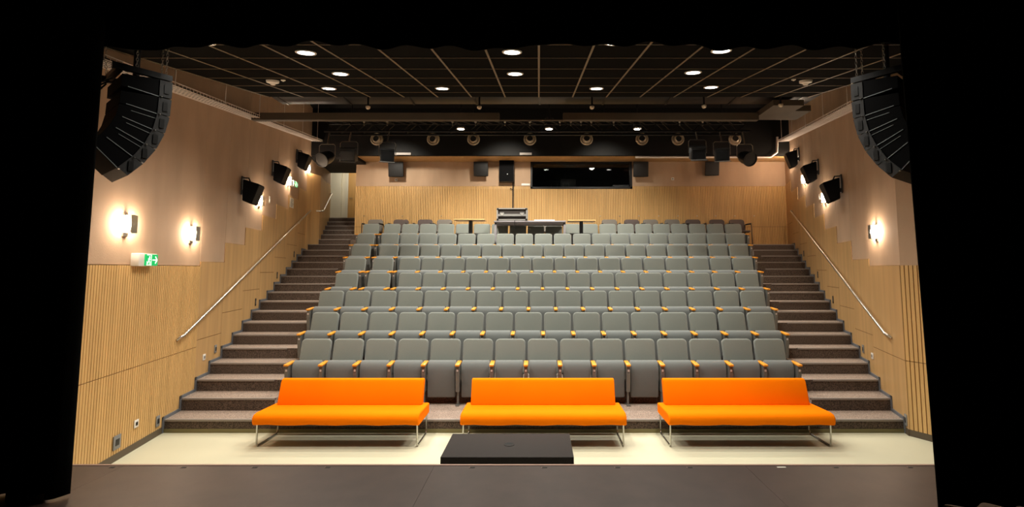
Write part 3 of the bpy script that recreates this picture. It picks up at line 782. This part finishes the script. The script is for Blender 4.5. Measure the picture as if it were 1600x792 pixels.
for z0, z1 in ((.0, .035), (lid - .03, lid - .002), (lid + .002, lid + .035), (hc - .035, hc)):
    for yy in (-.275, .275): b.box(-hx2, hx2, yy - e / 2, yy + e / 2, z0, z1, 'alu')
    for xx in (-hx2, hx2): b.box(xx - e / 2, xx + e / 2, -.275, .275, z0, z1, 'alu')
for xx in (-hx2, hx2):
    for yy in (-.275, .275): b.box(xx - .022, xx + .022, yy - .012, yy + .012, 0, hc, 'alu')
b.build('metal_edging', s)
for xx in (-hx2 * .68, hx2 * .68):
    b = MB(); b.box(xx - .06, xx + .06, -.292, -.283, lid - .03, lid + .08, 'alu'); b.box(xx - .03, xx + .03, -.30, -.292, lid + .0, lid + .05, 'steel'); b.build('latch', s)
for xx in (-hx2, hx2):
    for z in (.03, hc - .03):
        b = MB(); b.lathe([(0, -.035), (.025, -.025), (.035, 0), (.025, .025), (0, .035)], 'dark_plastic', 10, X=TX((xx * .97, -.272, z))); b.build('corner', s)
# desk cable
q = atD(805, 337, DT - .03); b = MB(); b.tube([(0, .06, .01), (-.005, .0, 0.012), (-.02, -.014, -.02), (-.015, -.014, -.2), (.03, -.01, -.25)], .008, 'dark_plastic', 6)
tag(b.build('power_cable', loc=(q.x, DT - .0, ztab)), 'thin black cable hanging over the front edge of the grey desk', 'cable')
# papers on the desk right side
a = atD(848, 340, DT + .15)
bx('paper_stack', a.x - .25, a.x + .35, DT + .1, DT + .38, ztab, ztab + .035, 'white_plastic', 'low pale stack lying on the right half of the grey desk', 'papers', .004)
for (x0, x1, yt, xp, lab) in ((709, 757, 342, 734, 'small wooden-topped pedestal table left of the grey desk'), (887, 931, 343.5, 909, 'small wooden-topped pedestal table right of the grey desk')):
    a = atD(x0, yt, DT); c = atD(x1, yt, DT); p = atD(xp, yt, DT)
    s = thing('pedestal_table', (p.x, DT + .2, zt8), lab, 'table'); hz = a.z - zt8
    b = MB(); b.box(a.x - p.x, c.x - p.x, -.2, .3, hz - .03, hz, 'table_wood'); b.build('tabletop', s, bevel=.006)
    b = MB(); b.box(-.05, .05, -.06, .06, .02, hz - .03, 'black_metal'); b.build('post', s)
    b = MB(); b.box(-.2, .2, -.12, .12, 0, .02, 'black_metal'); b.build('foot_plate', s, bevel=.004)
def make_chair(m):
    s = thing('stacking_armchair', (0, 0, 0), 'x', 'chair', 'loose armchairs behind the top row')
    b = MB(); b.prism(rrect(.49, .42, .09), (0, .045, 0), m, X=Matrix.Translation((0, .16, .44)) @ Matrix.Rotation(R(-12), 4, 'X')); b.build('backrest', s, bevel=.015)
    b = MB(); b.box(-.24, .24, -.24, .2, .41, .46, m); b.build('seat', s, bevel=.02)
    for sx in (-1, 1):
        b = MB(); b.tube([(sx * .275, -.25, 0), (sx * .27, -.21, .64), (sx * .27, -.17, .665), (sx * .26, .24, .665), (sx * .275, .27, .60), (sx * .28, .34, 0)], .014, 'black_metal', 8); b.build('leg_frame', s)
        b = MB(); b.box(sx * .27 - .025, sx * .27 + .025, -.2, .18, .672, .692, 'dark_plastic'); b.build('arm_pad', s, bevel=.005)
        b = MB(); b.tube([(sx * .27, -.1, .43), (sx * .2, -.1, .4)], .012, 'black_metal', 6); b.tube([(sx * .27, .15, .43), (sx * .2, .15, .4)], .012, 'black_metal', 6); b.build('cross_bar', s)
    return s
cg = make_chair('chair_grey'); cb = make_chair('chair_brown'); learn(cg); learn(cb)
ch = [(585.8, 'g'), (625.8, 'b'), (663.5, 'b'), (694, 'g'), (847, 'g'), (952.5, 'g'), (987.5, 'b'), (1017, 'g'), (1051, 'g'), (1083.5, 'b'), (1121, 'b'), (1152, 'b')]
cl = ['pale grey loose armchair at the left end of the back wall', 'dark brown-grey loose armchair, second from the left against the back wall', 'dark brown-grey loose armchair, third from the left against the back wall',
      'pale grey loose armchair left of the small wooden table', 'loose armchair behind the grey control desk', 'pale grey loose armchair nearest the right wooden table',
      'dark loose armchair, second one right of the wooden table', 'pale grey loose armchair, third one right of the wooden table', 'pale grey loose armchair, fourth one right of the wooden table',
      'dark grey loose armchair, third from the right end of the back row', 'dark grey loose armchair, second from the right end of the back row', 'dark loose armchair at the right end, its black legs showing by the stairs']
used = set()
for (x, k), lab in zip(ch, cl):
    proto = cg if k == 'g' else cb
    o = proto if k not in used else copy_tree(proto); used.add(k)
    q = atD(x, 343, 15.5); o.location = (q.x, 15.32, 17 * H); o['label'] = lab
    o.rotation_euler = (0, 0, 0)

# ================================================================== CABLE TRAYS, BEAMS, DUCT, TRUSS
for side in 'LR':
    d0, d1 = (5.0, 15.4) if side == 'L' else (6.3, 15.3)
    s = thing('cable_tray', onw(side, d0, 0, 0) + Vector((0, 0, 4.70)), 'steel mesh cable tray along the top of the %s wall' % ('left' if side == 'L' else 'right'), 'cable tray', None, 0)
    O = s.location; b = MB()
    def tz(D): return 4.985 + .173 * (D - 7.04)
    def P_(D, off, dz): return onw(side, D, tz(D) + dz, off) - O
    for off in (.04, .10, .16, .22, .28, .34):
        b.tube([P_(d0, off, 0), P_(d1, off, 0)], .006, 'tray_metal', 5)
    for off in (.04, .34): b.tube([P_(d0, off, .05), P_(d1, off, .05)], .006, 'tray_metal', 5)
    k = 0; d = d0
    while d < d1:
        b.tube([P_(d, .04, .05), P_(d, .04, 0), P_(d, .34, 0), P_(d, .34, .05)], .005, 'tray_metal', 4); d += .1
    b.build('mesh_tray', s)
    b = MB()                                       # cables lying in the tray
    for j in range(7):
        pts = []; d = d0; o_ = .07 + .04 * j
        while d < d1: pts.append(P_(d, o_ + .012 * sin(d * 3 + j), .018 + .01 * (j % 2))); d += .5
        b.tube(pts, .013, 'grey_plastic' if j % 3 else 'dark_plastic', 6)
    b.build('cables', s)
    for D in [6.4 + 1.55 * k for k in range(6)]:
        if D < d0 + .1: continue
        b = MB(); b.tube([P_(D, .34, .0), P_(D, .34, CZ(D) - tz(D) + .9)], .008, 'tray_metal', 6); b.build('hanger', s)
# crosswise beams at D 9.6
for x0, x1, lab in ((393, 780, 'long beige ceiling beam left of the gap'), (880, 1186, 'long beige ceiling beam right of the gap')):
    a = atD(x0, 176, 9.6); c = atD(x1, 187, 9.6)
    b = MB(); b.box(a.x, c.x, 9.6, 9.72, c.z, a.z, 'beige_beam'); tag(b.build('ceiling_beam'), lab, 'beam')
a = atD(1186, 172, 9.6); c = atD(1236, 184, 9.6)
bx('ceiling_box', a.x, a.x + .58, 9.0, 9.9, c.z + .05, a.z, 'beige_beam', 'beige ceiling box at the right end of the long beam', 'duct')
bx('ceiling_box', a.x + .62, a.x + 1.05, 9.6, 10.2, c.z + .14, a.z + .1, 'beige_beam', 'beige ceiling box beside the right cable tray', 'duct')
# black duct above
s = thing('ventilation_duct', (0, 9.14, 5.62), 'wide black ventilation duct crossing under the roof behind the tiles', 'duct')
b = MB(); b.box(-5.1, 5.3, -.3, .3, .02, .45, 'black_metal'); b.build('duct_body', s, bevel=.01)
b = MB()
for k in range(9): b.box(-5.0 + 1.25 * k, -4.96 + 1.25 * k, -.31, .31, .01, .46, 'black_steel')
b.build('duct_flanges', s)
# short track in the gap
a = atD(780, 185.5, 9.66); c = atD(880, 187, 9.66)
bx('lighting_track', a.x, c.x, 9.7, 9.76, c.z, a.z, 'beige_beam', 'thin beige track in the gap between the ceiling beams', 'track')
# five little dome spots
for k, (x, y) in enumerate(((575, 168), (749, 168), (925, 168), (1100, 166.5), (1220, 164.5))):
    q = atD(x, y, 8.88); s = thing('dome_spot', q, ORD[k] + ' small silver dome spot from the left, under the black duct', 'spotlight', 'small dome spots under the black duct')
    b = MB(); b.lathe([(0, -.036), (.024, -.03), (.042, -.008), (.044, .02)], 'nozzle', 20); b.build('dome', s)
    b = MB(); b.lathe([(.018, .02), (.018, 5.639 - q.z if q.z < 5.6 else .08)], 'black_metal', 10); b.build('stem', s)
# lighting truss
DTr = 11.5
a = atD(507, 188, DTr); c = atD(1171, 205, DTr)
s = thing('lighting_truss', (0, DTr, c.z), 'black lattice lighting truss hung across the hall above the rows', 'truss')
x0, x1 = a.x, c.x; hT2 = a.z - c.z
b = MB()
for yy in (0, .3):
    for zz in (0, hT2): b.tube([(x0, yy, zz), (x1, yy, zz)], .025, 'black_steel', 8)
b.build('chords', s)
b = MB(); n = 38
for k in range(n):
    xa = x0 + (x1 - x0) * k / n; xb = x0 + (x1 - x0) * (k + 1) / n
    for yy in (0, .3): b.tube([(xa, yy, 0 if k % 2 else hT2), (xb, yy, hT2 if k % 2 else 0)], .011, 'black_steel', 5)
    b.tube([(xa, 0, hT2), (xb, .3, hT2)], .01, 'black_steel', 5)
b.build('lattice', s)
for x in (x0 + .6, -1.6, 1.6, x1 - .6):
    b = MB(); b.tube([(x, .15, hT2), (x, .15, TOP - c.z)], .012, 'black_steel', 6); b.build('hanging_rod', s)
# small clamps glinting on the truss
for k, x in enumerate((569, 605, 707, 743, 789, 828, 875, 892, 908, 924, 959, 1062, 1098)):
    q = atD(x, 190, DTr - .05); s2 = None
    b = MB(); b.lathe([(.02, -.03), (.028, -.01), (.028, .03), (.018, .05)], 'steel', 10); b.box(-.012, .012, -.012, .012, -.1, -.03, 'steel')
    tag(b.build('truss_clamp', loc=tuple(q)), ORD[min(k, 11)] + ' small steel clamp from the left along the lighting truss' if k < 7 else ORD[12 - k] + ' small steel clamp from the right along the lighting truss', 'clamp', 'small clamps on the lighting truss')
# stage lanterns on the truss
def lantern(x, y, D, kind, pan, tilt, label, sc=1.0):
    q = atD(x, y, D); top = atD(x, 205, D).z
    s = thing('stage_lantern', q, label, 'stage light', None)
    X = Matrix.Rotation(pan, 4, 'Z') @ Matrix.Rotation(tilt, 4, 'X') @ Matrix.Scale(sc, 4)   # local -y is the beam
    if kind == 'par':
        b = MB(); b.lathe([(.10, -.16), (.13, -.10), (.15, .0), (.155, .19), (.165, .20), (.165, .22)], 'black_steel', 20, X=X @ Matrix.Rotation(R(90), 4, 'X')); b.build('body', s)
        b = MB(); b.lathe([(0, .205), (.15, .205), (.15, .215)], 'lens', 20, X=X @ Matrix.Rotation(R(90), 4, 'X')); b.build('lens', s)
        b = MB(); b.lathe([(.158, .2), (.172, .2), (.172, .235), (.158, .235), (.158, .2)], 'black_steel', 20, cap=False, X=X @ Matrix.Rotation(R(90), 4, 'X')); b.build('rim', s)
        hw_ = .19
    else:
        b = MB(); b.box(-.17, .17, -.16, .18, -.15, .13, 'black_metal', X=X)
        b.build('body', s, bevel=.015)
        b = MB()
        for k in range(6): b.box(-.165, .165, -.12 + .05 * k, -.10 + .05 * k, .13, .17, 'black_steel', X=X)
        b.build('cooling_fins', s)
        b = MB(); b.box(-.14, .14, -.172, -.16, -.12, .09, 'lens', X=X); b.build('lens', s)
        b = MB(); b.box(-.19, .19, -.30, -.16, -.165, -.155, 'black_metal', X=X); b.box(-.185, .185, -.19, -.175, -.16, -.145, 'steel', X=X); b.build('barn_door', s)
        b = MB(); b.box(-.18, .18, -.24, -.16, .135, .145, 'black_metal', X=X); b.build('barn_door', s)
        hw_ = .21
    hw_ *= sc
    b = MB(); yt = min(top - q.z, .32)
    b.tube([(-hw_, 0, 0), (-hw_, 0, yt - .04), (-hw_ + .04, 0, yt), (hw_ - .04, 0, yt), (hw_, 0, yt - .04), (hw_, 0, 0)], .010, 'steel', 6); b.build('yoke', s)
    b = MB(); b.tube([(0, 0, yt), (0, DTr - D, top - q.z + .02)], .018, 'steel', 8); b.build('hook_clamp', s)
lantern(511, 246, 11.4, 'par', R(-14), R(28), 'round black stage lantern at the left end of the truss')
lantern(545, 242, 11.4, 'box', R(8), R(16), 'boxy black stage lantern with yoke, second from the left', 1.0)
lantern(605, 243, 11.4, 'box', R(18), R(14), 'boxy black stage lantern in front of the left back wall speaker', .95)
lantern(1090, 239, 11.4, 'box', R(-8), R(16), 'boxy black stage lantern with tall yoke, right half of the truss')
lantern(1128, 242, 11.4, 'box', R(-16), R(14), 'boxy black stage lantern between two others at the right', .95)
lantern(1164, 246, 11.4, 'par', R(10), R(24), 'round black stage lantern at the right end of the truss')
# jet nozzles in the bulkhead
for k, x in enumerate((589, 677, 740, 828, 916.5, 1003, 1059, 1148)):
    q = atD(x, 217.5, 14.9); s = thing('air_nozzle', q, ORD[k] + ' round silver air nozzle from the left on the black bulkhead', 'air vent', 'round air nozzles on the black bulkhead')
    X = Matrix.Rotation(R(90), 4, 'X')
    b = MB(); b.lathe([(.2, 0), (.2, .02), (.175, .045), (.15, .03), (.14, .0), (.10, .02)], 'nozzle', 28, X=X, cap=False); b.build('outer_ring', s)
    rr = Matrix.Rotation(R(random.uniform(-9, 9)), 4, 'X') @ Matrix.Rotation(R(random.uniform(-9, 9)), 4, 'Z')
    b = MB(); b.lathe([(.135, .0), (.125, .05), (.095, .09), (.09, .07), (.09, .02)], 'nozzle', 24, X=rr @ X, cap=False); b.build('swivel_cone', s)
    b = MB(); b.lathe([(.0, .075), (.09, .075), (.09, .07)], 'booth_dark', 24, X=rr @ X); b.build('opening', s)

# ================================================================== CEILING LIGHTS AND DETECTORS
def downlight(p, tiltdn, label, power, r=.10, aim=None):
    s = thing('ceiling_downlight', p, label, 'ceiling light', 'round downlights in the ceiling')
    X = Matrix.Rotation(tiltdn, 4, 'X')
    b = MB(); b.lathe([(r * .9, -.006), (r * 1.12, -.006), (r * 1.15, 0), (r * 1.15, .02), (r * .9, .02), (r * .9, -.006)], 'white_plastic', 28, X=X, cap=False); b.build('trim_ring', s)
    b = MB(); b.lathe([(0, -.004), (r * .9, -.004), (r * .9, .01)], 'glow', 28, X=X); b.build('diffuser', s)
    a = Vector(aim) if aim else Vector((0, 0, -1))
    l = lamp('downlight_lamp', 'SPOT', (0, 0, -.03), power, (1, .94, .83), .09, tuple(Vector((0, 0, -.03)) + a), R(140), .85, parent=s)
    return s
tc_ = atan2(CS, 1)
rowsL = [((318, 66), (640, 66), (960, 66), (1282, 66)), ((478, 82), (800, 81), (1127, 79)), ((532, 115), (805, 115), (1083, 113)), ((514, 138), (691, 138), (932, 138), (1111, 136))]
nm = [['far left', 'middle left', 'middle right', 'far right'], ['left', 'middle', 'right'], ['left', 'middle', 'right'], ['far left', 'middle left', 'middle right', 'far right']]
rn = ['row just behind the border', 'nearest row of ceiling lights', 'second row of ceiling lights', 'farthest row of tiled ceiling lights']
for i, row in enumerate(rowsL):
    for k, (x, y) in enumerate(row):
        q = atC(x, y) - Vector((0, 0, .003))
        downlight(q, tc_, 'round lit downlight, %s one of the %s' % (nm[i][k], rn[i]), P_DOWN * (.13 if i == 0 else 1))
for k, x in enumerate((720, 858, 996)):
    q = atD(x, 201.5, 13.1)
    s = downlight(q, 0, 'lit downlight glimpsed through the truss, %s of three' % ['left', 'middle', 'right'][k], P_REAR * (1, 1, .7)[k], .10)
    b = MB(); b.lathe([(.10, .01), (.115, .02), (.115, .3), (.0, .3)], 'black_metal', 20); b.tube([(0, 0, .3), (0, 0, TOP - q.z)], .012, 'black_metal', 6); b.build('can', s)
for (x, y, r_, lab) in ((426, 126, .085, 'round cream smoke detector on the left of the ceiling'), (1259, 126, .085, 'round cream smoke detector on the right of the ceiling'),
                   (442.5, 125, .03, 'tiny sensor beside the left smoke detector'), (1240, 124, .03, 'tiny sensor beside the right smoke detector')):
    q = atC(x, y); s = thing('smoke_detector', q, lab, 'smoke detector')
    X = Matrix.Rotation(tc_, 4, 'X')
    b = MB(); b.lathe([(r_ * .62, -.5 * r_), (r_, -.35 * r_), (r_ * 1.05, 0)], 'white_plastic', 20, X=X); b.build('base', s)
    b = MB(); b.lathe([(0, -.8 * r_), (r_ * .35, -.75 * r_), (r_ * .5, -.5 * r_)], 'white_plastic', 16, X=X); b.build('sensor_head', s)
# passage lamp
lamp('passage_lamp', 'POINT', (-7.4, 18.6, 6.2), P_PASSAGE, (1, .93, .78), .15)

# ================================================================== LINE ARRAYS
def line_array(side, label):
    sg = 1 if side == 'L' else -1
    # px of the inner-front top corner
    P0 = atD(270, 119, 5.15) if side == 'L' else atD(1329, 122, 5.15)
    yaw = R(38)
    f = Vector((sin(yaw) * sg, cos(yaw), 0)); lat = Vector((-cos(yaw) * sg, sin(yaw), 0))     # front dir, outward lateral
    lat = Vector((-f.y * sg, f.x * sg, 0)); up = Vector((0, 0, 1))
    s = thing('line_array', P0, label, 'speaker'); W_ = .62; dep = .42; hc_ = .195
    O = Vector((0, 0, 0))
    def Q(u, v, l): return f * u + up * v + lat * l
    # flying frame
    b = MB(); b.prism([Q(0, 0, 0), Q(-.5, 0, 0), Q(-.5, -.06, 0), Q(0, -.06, 0)], lat * .05, 'black_steel'); b.prism([Q(0, 0, W_ - .05), Q(-.5, 0, W_ - .05), Q(-.5, -.06, W_ - .05), Q(0, -.06, W_ - .05)], lat * .05, 'black_steel')
    b.prism([Q(-.1, 0, 0), Q(-.16, 0, 0), Q(-.16, -.05, 0), Q(-.1, -.05, 0)], lat * W_, 'black_steel'); b.prism([Q(-.4, 0, 0), Q(-.46, 0, 0), Q(-.46, -.05, 0), Q(-.4, -.05, 0)], lat * W_, 'black_steel')
    b.build('flying_frame', s)
    ang = [0, 2, 10, 20, 30, 40]; u, v = 0, -.07
    for k in range(6):
        a = R(ang[k]); fd = Vector((cos(a), -sin(a))); dn = Vector((-sin(a), -cos(a)))      # in (u,v)
        p0 = Vector((u, v)); p1 = p0 + dn * hc_
        tp = .035                                            # wedge: rear is lower in height
        r0 = p0 - fd * dep + dn * tp; r1 = p1 - fd * dep - dn * tp
        m0 = p0 - fd * .11; m1 = p1 - fd * .11
        b = MB(); b.prism([Q(p.x, p.y, 0) for p in (m0, m1, r1, r0)], lat * W_, 'cabinet')
        cb_ = b.build('speaker_cabinet', s)
        b = MB(); b.prism([Q(p.x, p.y, -.012) for p in (p0 + dn * .008, p1 - dn * .008, m1 - dn * .008, m0 + dn * .008)], lat * (W_ + .024), 'grille'); b.build('front_grille', cb_)
        b = MB()
        e0 = m1 - dn * .004; e1 = r1 + fd * .05 - dn * .0
        b.prism([Q(p.x, p.y, -.006) for p in (e0, e0 - dn * .006, e1 - dn * .006, e1)], lat * .006, 'edge_steel')
        if k < 5 and k > 1:
            e0 = m0 + dn * .06; e1 = r0 + fd * .1 + dn * .03; b.prism([Q(p.x, p.y, -.005) for p in (e0, e0 + dn * .004, e1 + dn * .004, e1)], lat * .005, 'edge_steel')
        b.build('edge_rail', cb_)
        b = MB(); c_ = (p0 + p1) / 2 - fd * .05
        b.prism([Q(c_.x + du, c_.y + dv, -.02) for du, dv in ((-.02, -.05), (.02, -.05), (.02, .05), (-.02, .05))], lat * .01, 'black_metal')
        b.build('rigging_plate', cb_)
        b = MB(); b.lathe([(.008, 0), (.008, .01)], 'steel', 8, X=Matrix.Translation(Q(p1.x - fd.x * .09, p1.y - fd.y * .09, -.018))); b.build('bolt', cb_)
        u, v = p1.x, p1.y
    # looms at the rear
    for j in range(5):
        b = MB(); pts = []
        for t in range(13):
            tt = t / 12; pts.append(Q(-dep - .06 - .14 * sin(pi * tt) * (1 + .3 * sin(j * 2 + tt * 5)) - .1 * tt, -.15 - .9 * tt * (.5 + .1 * j), .08 + .12 * j + .03 * sin(tt * 9 + j)))
        b.tube(pts, .008, 'dark_plastic', 6); b.build('loom_cable', s)
    # chains
    for (uu, ll, lean) in ((-.05, .03, (.0, 0)), (-.05, .2, (0, .0)), (-.3, .05, (0, 0)), (-.45, .55, (-.05, .1))):
        b = MB(); L_ = 1.1; n = 34
        for k in range(n):
            c_ = Q(uu + lean[0] * k / n - .0, .0 + L_ * k / n, ll + lean[1] * k / n)
            ax = f if k % 2 else lat
            ring = [c_ + ax * (.009 * cos(q_)) + up * (.02 * sin(q_)) for q_ in [2 * pi * h / 8 for h in range(8)]]
            b.tube(ring, .0035, 'steel', 4, closed=True)
        b.build('chain', s)
    b = MB(); b.tube([Q(-.25, 1.1, -.2), Q(-.25, 1.1, W_ + .02)], .03, 'black_steel', 8); b.tube([Q(-.25, 1.1, .3), Q(-.25, 0, .3)], .03, 'black_metal', 8); b.build('hoist_bar', s)
line_array('L', 'black curved line array of speakers hanging at the upper left')
line_array('R', 'black curved line array of speakers hanging at the upper right')

# ================================================================== STAGE FLOOR SOCKETS, TAPE
for k, x in enumerate((175, 287, 398, 512, 738, 851, 965, 1078, 1306, 1422)):
    q = atZ(x, 730.5, .8)
    b = MB(); b.box(-.02, .02, -.008, .008, 0, .002, 'booth_dark'); b.box(-.024, -.02, -.01, .01, 0, .003, 'stage_edge')
    tag(b.build('floor_slot', loc=tuple(q)), (ORD[k] + ' dark slot from the left in the stage front edge') if k < 5 else (ORD[9 - k] + ' dark slot from the right in the stage front edge' if k < 9 else 'dark slot at the right end of the stage front edge'), 'slot', 'dark slots along the stage edge')
q = atZ(1221, 730, .8); b = MB(); b.box(-.035, .035, -.008, .008, 0, .0015, 'paper'); tag(b.build('tape_mark', loc=tuple(q)), 'short pale tape mark on the stage edge at the right', 'tape')
